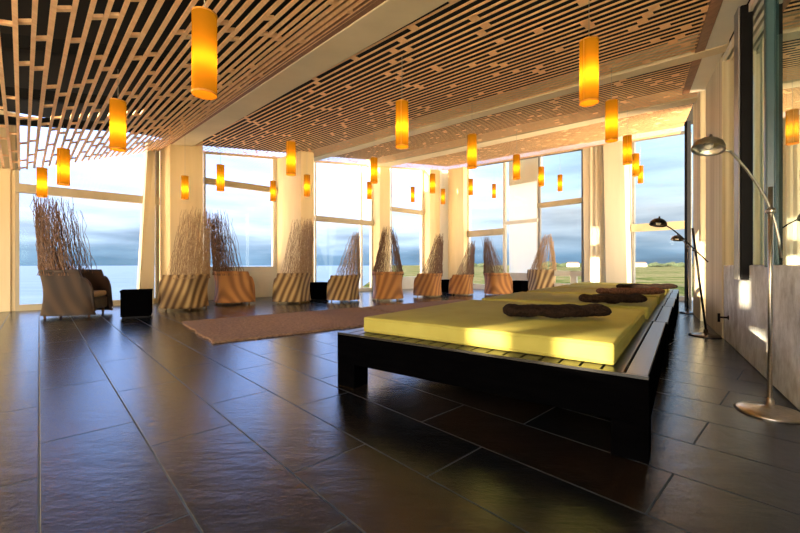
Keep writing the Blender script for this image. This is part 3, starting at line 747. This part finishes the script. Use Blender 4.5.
data = [
 (204.5,14,95,'amber cylinder pendant, the largest of all, hanging high at upper left'),
 (118,101,150,'amber cylinder pendant above the left window, right of two lower ones'),
 (63.5,149,185,'amber cylinder pendant crossing the slats edge above the brown chair'),
 (42,168,197,'small amber pendant over the window rail, leftmost of all'),
 (185,176,199,'small bright pendant in front of the first cream column'),
 (220.5,165,191,'amber pendant in the window right of the first column'),
 (273,181,201,'narrow amber pendant touching the left edge of the second column'),
 (291,142,175,'amber pendant before the top of the second column, the bigger of its pair'),
 (307,175,196,'small amber pendant before the second column, the lower of its pair'),
 (374,158,183,'amber pendant before the third column just below the slats'),
 (369.3,182,199,'small amber pendant at the left edge of the third column, below another'),
 (412.7,187,202,'tiny amber pendant alone in the window right of the third column'),
 (432.5,174,193,'amber pendant before the left face of the corner column'),
 (402,102,147,'large amber pendant hanging in the middle of the slatted ceiling'),
 (443,189,204,'tiny pale pendant before the right face of the corner column'),
 (472,135,168,'amber pendant on the long cord near the centre, over the far corner'),
 (470.8,179,195,'tiny narrow pendant at the left edge of the first right hand window'),
 (494,184,198,'tiny amber pendant inside the first right hand window'),
 (516.5,155,179,'amber pendant before the box above the glowing white window'),
 (541.3,167,186,'amber pendant on the dark mullion right of the glowing white window'),
 (560,175,191,'tiny amber pendant in the window left of the broad leaning column'),
 (589,41,103,'second largest amber pendant, high on the right half of the slatted ceiling'),
 (611.5,101,141,'amber pendant above the broad leaning column'),
 (627.3,136,164,'amber pendant at the right top edge of the broad leaning column'),
 (635.7,154,176,'amber pendant in the last window, middle of three overlapping ones'),
 (640.5,166,183,'small amber pendant in the last window, lowest of three overlapping ones')]
def leftz(P):                      # height of the ruled slat surface
    for i in range(len(lines)-1):
        a, b_ = lines[i]; c, d = lines[i+1]
        s1 = (b_.x-a.x)*(P.y-a.y)-(b_.y-a.y)*(P.x-a.x); s2 = (d.x-c.x)*(P.y-c.y)-(d.y-c.y)*(P.x-c.x)
        if s1 <= 0 and s2 > 0:
            t = ((P-a).dot(b_-a))/((b_-a).length_squared); return a.z+(b_.z-a.z)*t
    return pz(P.x, P.y)
plights = []
for i, (px, y0, y1, lab) in enumerate(data):
    Y = .58*F/(y1-y0); ln = LA if px < 445 else LC
    lim = ln.px(px).y-(2.0 if px < 205 else 1.3 if 270 < px < 315 or 370 < px < 390 or 423 < px < 445 else .75)
    sc = 1.0
    if Y > lim: sc = lim/Y; Y = lim
    P = at(px, y1, Y)
    cz = leftz(P) if px < 300 else pz(P.x, P.y)
    if P.z+.58*sc > cz-.03:         # pull nearer so that it hangs below the slats
        for _ in range(200):
            Y *= .99; sc *= .99; P = at(px, y1, Y); cz = leftz(P) if px < 300 else pz(P.x, P.y)
            if P.z+.58*sc < cz-.03: break
    o = pend if i == 0 else copy_tree(pend)
    o.location = P; o.scale = (sc, sc, sc); o.rotation_euler = (0,0,rng.uniform(2.6,5.5))
    tag(o, lab, 'lamp', 'amber cylinder pendants')
    t = MB(); t.tube([(0,0,.57),(0,0,(cz-P.z)/sc+.03)], .003/sc if sc > .6 else .005, 6); t.build('cord', M['shade_cord'], o)
    l = bpy.data.lights.new('bulb', 'POINT'); l.energy = 20*sc*sc; l.color = (1,.62,.2); l.shadow_soft_size = .025
    lo = bpy.data.objects.new('bulb', l); C.objects.link(lo); lo.parent = o; lo.location = (0,0,.24)

# ------------------------------------------------------------------ arc reading lamps
def arc_lamp(base, pole_top, arc, head, headdir, R, label, mats=('steel','steel'), s_=1.0, cross=None):
    r = empty('reading_lamp', (base.x, base.y, 0)); tag(r, label, 'lamp', 'arched metal reading lamps')
    b = V((base.x, base.y, 0)); m1, m2 = M[mats[0]], M[mats[1]]
    t = MB(); t.lathe([(0.0,0),(R,0),(R,.008),(R*.93,.018),(R*.7,.028),(R*.35,.038),(.025*s_,.045),(.022*s_,.09),(.012*s_,.10),(0,.10)], 40); t.build('base', m1, r, smooth=True)
    t = MB(); t.tube([V((0,0,.09)), pole_top-b], .0125*s_, 12); t.build('pole', m1, r, smooth=True)
    t = MB(); t.tube([p-b for p in arc], .008*s_, 10); t.build('arm', m1, r, smooth=True)
    if cross is not None:
        t = MB(); t.lathe([(0,-.02),(.02,-.02),(.02,.02),(0,.02)], 16, Matrix.Rotation(math.pi/2, 3, 'X'), cross-b); t.build('joint', m2, r, smooth=True)
    # shade: shallow dome opening downwards
    z = -headdir.normalized(); x = z.orthogonal().normalized(); y = z.cross(x)
    Mx = Matrix((x, y, z)).transposed()
    q = .095*s_
    t = MB(); t.lathe([(q*1.0,0),(q*.97,q*.25),(q*.82,q*.52),(q*.55,q*.74),(q*.25,q*.86),(.012,q*.9),(.010,q*1.15),(0,q*1.15)], 32, Mx, head-b)
    t.lathe([(q*1.0,0),(q*.92,q*.02),(q*.9,q*.22),(q*.76,q*.48),(q*.5,q*.68),(0,q*.8)], 32, Mx, head-b); sh_ = t.build('lamp_shade', m2, r, smooth=True)
    t = MB(); t.lathe([(0,0.002),(q*.22,.008),(q*.3,q*.3),(q*.2,q*.6),(0,q*.7)], 16, Mx, head-b); t.build('bulb', M['whiteframe'], sh_, smooth=True)
    return r
Y1 = 2.62
b1 = at(770, 412, Y1); 
arc = [at(723,150,Y1), at(730,151,Y1), at(737,158.5,Y1), at(747,170,Y1), at(757,184,Y1), at(766,199,Y1), at(771,210,Y1), at(775.5,224,Y1), at(779,240,Y1), at(781,258,Y1)]
arc_lamp(V((b1.x, b1.y, 0)), at(770.5, 187, Y1), arc, at(708, 149, Y1)+V((0,0,-.005)), V((-.28,-.1,-1)), .185, 'large arched brushed steel reading lamp nearest the camera, by the concrete wall', ('steel','steel'), 1.0, at(771,211,Y1))
Y2 = 5.45
b2 = at(708, 336, Y2)
arc = [at(665,225,Y2), at(672,229,Y2), at(682,237,Y2), at(694,249,Y2), at(708,262,Y2)]
arc_lamp(V((b2.x-.03, b2.y, 0)), at(692.5, 228, Y2), arc, at(658, 225, Y2), V((-.25,-.1,-1)), .20, 'dark arched reading lamp with leaning pole beside the beds, middle of three', ('darksteel','darksteel'), 1.15, at(694.5,250,Y2))
Y3 = 8.0
b3 = at(688, 313, Y3)
arc = [at(680,239,Y3), at(684,241.5,Y3), at(687,248,Y3), at(689,256,Y3)]
arc_lamp(V((b3.x, b3.y, 0)), at(688.3, 246, Y3), arc, at(677, 240, Y3), V((-.2,-.1,-1)), .16, 'small dark arched reading lamp farthest back by the end window', ('darksteel','darksteel'), 1.2)
# black wall tap
p = LW.px(729); r = empty('wall_tap', (p.x, p.y, .33)); tag(r, 'black bent pipe tap on the concrete wall beside the board-marked column', 'tap')
t = MB(); n = LW.n; t.tube([(0,0,0), tuple(n*.1)], .012, 8); t.build('pipe', M['black'], r, smooth=True)
t = MB(); t.tube([n*.1+V((0,0,-.06)), n*.1+V((0,0,.05))], .014, 8); t.build('spout', M['black'], r, smooth=True)
t = MB(); t.lathe([(0,0),(.03,0),(.03,.01),(0,.01)], 16, Matrix.Rotation(math.pi/2, 3, 'Y')); t.build('flange', M['black'], r)

# ------------------------------------------------------------------ outdoors
mb = MB(); mb.verts([(-6000,30,-12),(1500,30,-12),(1500,9000,-12),(-6000,9000,-12)], [(0,1,2,3)]); struct(mb.build('sea', M['sea']))
mb = MB(); mb.verts([(-3,22,-.9),(40,8,-.9),(900,700,-.3),(40,1300,-.3),(-24,1300,-.3),(-6,150,-.9)], [(0,1,2,3,4,5)]); struct(mb.build('grass_field', M['grass']))
mb = MB(); mb.verts([(1500,900,-1),(3000,300,-1),(3000,2500,-1),(-100,2600,-1),(-24,1290,-1)], [(0,1,2,3,4)]); struct(mb.build('grass_field.001', M['grass']))
t = MB(); q = [LC.a-LC.n*.3, LC.a+LC.d*(LC.L+2)-LC.n*.3, LC.a+LC.d*(LC.L+2)-LC.n*3, LC.a-LC.n*3]
t.hexa([up(v_, -.3) for v_ in q], [up(v_, -.1) for v_ in q]); struct(t.build('terrace', M['terrace']))
rg = random.Random(9)
hz = [(470,1.2),(482,.8),(548,1.3),(556,1.0),(566,.9),(575,1.2),(636,1.1),(655,1.0),(663,.7),(672,1.3),(681,1.0),(687,.9)]
base_t = None
for i, (px, s_) in enumerate(hz):
    Y = 380+rg.uniform(-40, 60); P = at(px, 266, Y)
    if base_t is None:
        t = MB(); bmesh.ops.create_icosphere(t.bm, subdivisions=3, radius=1)
        for v_ in t.bm.verts: v_.co *= 1+.25*math.sin(v_.co.x*5+1)*math.cos(v_.co.y*6); v_.co.x *= 2.4
        o = t.build('distant_tree', M['tree'], smooth=True); base_t = o
    else: o = base_t.copy(); C.objects.link(o)
    o.location = (P.x, P.y, .8); o.scale = (s_*2.4,)*3; tag(o, 'dark bushy tree on the far horizon beyond the grass', 'tree', 'trees on the horizon')
for i, (px, lab) in enumerate(((640,'tiny white house on the horizon at the left of the last window'), (573,'tiny white house on the horizon seen left of the broad column'))):
    P = at(px, 265, 330); r = empty('distant_house', (P.x, P.y, -.5)); tag(r, lab, 'house', 'white houses on the horizon')
    t = MB(); t.box(-4,4,-3,3,0,2.6); t.build('wall', M['house'], r)
    t = MB(); t.verts([(-4.3,-3.3,2.6),(4.3,-3.3,2.6),(4.3,3.3,2.6),(-4.3,3.3,2.6),(-4.3,0,4),(4.3,0,4)], [(0,1,5,4),(2,3,4,5),(0,4,3),(1,2,5),(0,3,2,1)]); t.build('roof', M['roofred'], r)

# ------------------------------------------------------------------ light and camera
sun = bpy.data.lights.new('sun', 'SUN'); sun.energy = 16.0; sun.color = (1,.82,.55); sun.angle = math.radians(.35)
so = bpy.data.objects.new('sun', sun); C.objects.link(so)
dirv = V((.85,.52,-.10)).normalized(); so.rotation_euler = dirv.to_track_quat('-Z', 'Y').to_euler()
cam = bpy.data.cameras.new('camera'); co = bpy.data.objects.new('camera', cam); C.objects.link(co)
cam.sensor_fit = 'HORIZONTAL'; cam.sensor_width = 36; cam.lens = 36*F/800; cam.shift_y = -(266.5-HY)/800
co.location = (0,0,1); co.rotation_euler = (math.pi/2,0,0); cam.clip_end = 20000; cam.clip_start = .05
S.camera = co
S.view_settings.view_transform = 'Standard'; S.view_settings.look = 'None'; S.view_settings.gamma = 1; S.view_settings.use_curve_mapping = False
S.view_settings.exposure = 1.05
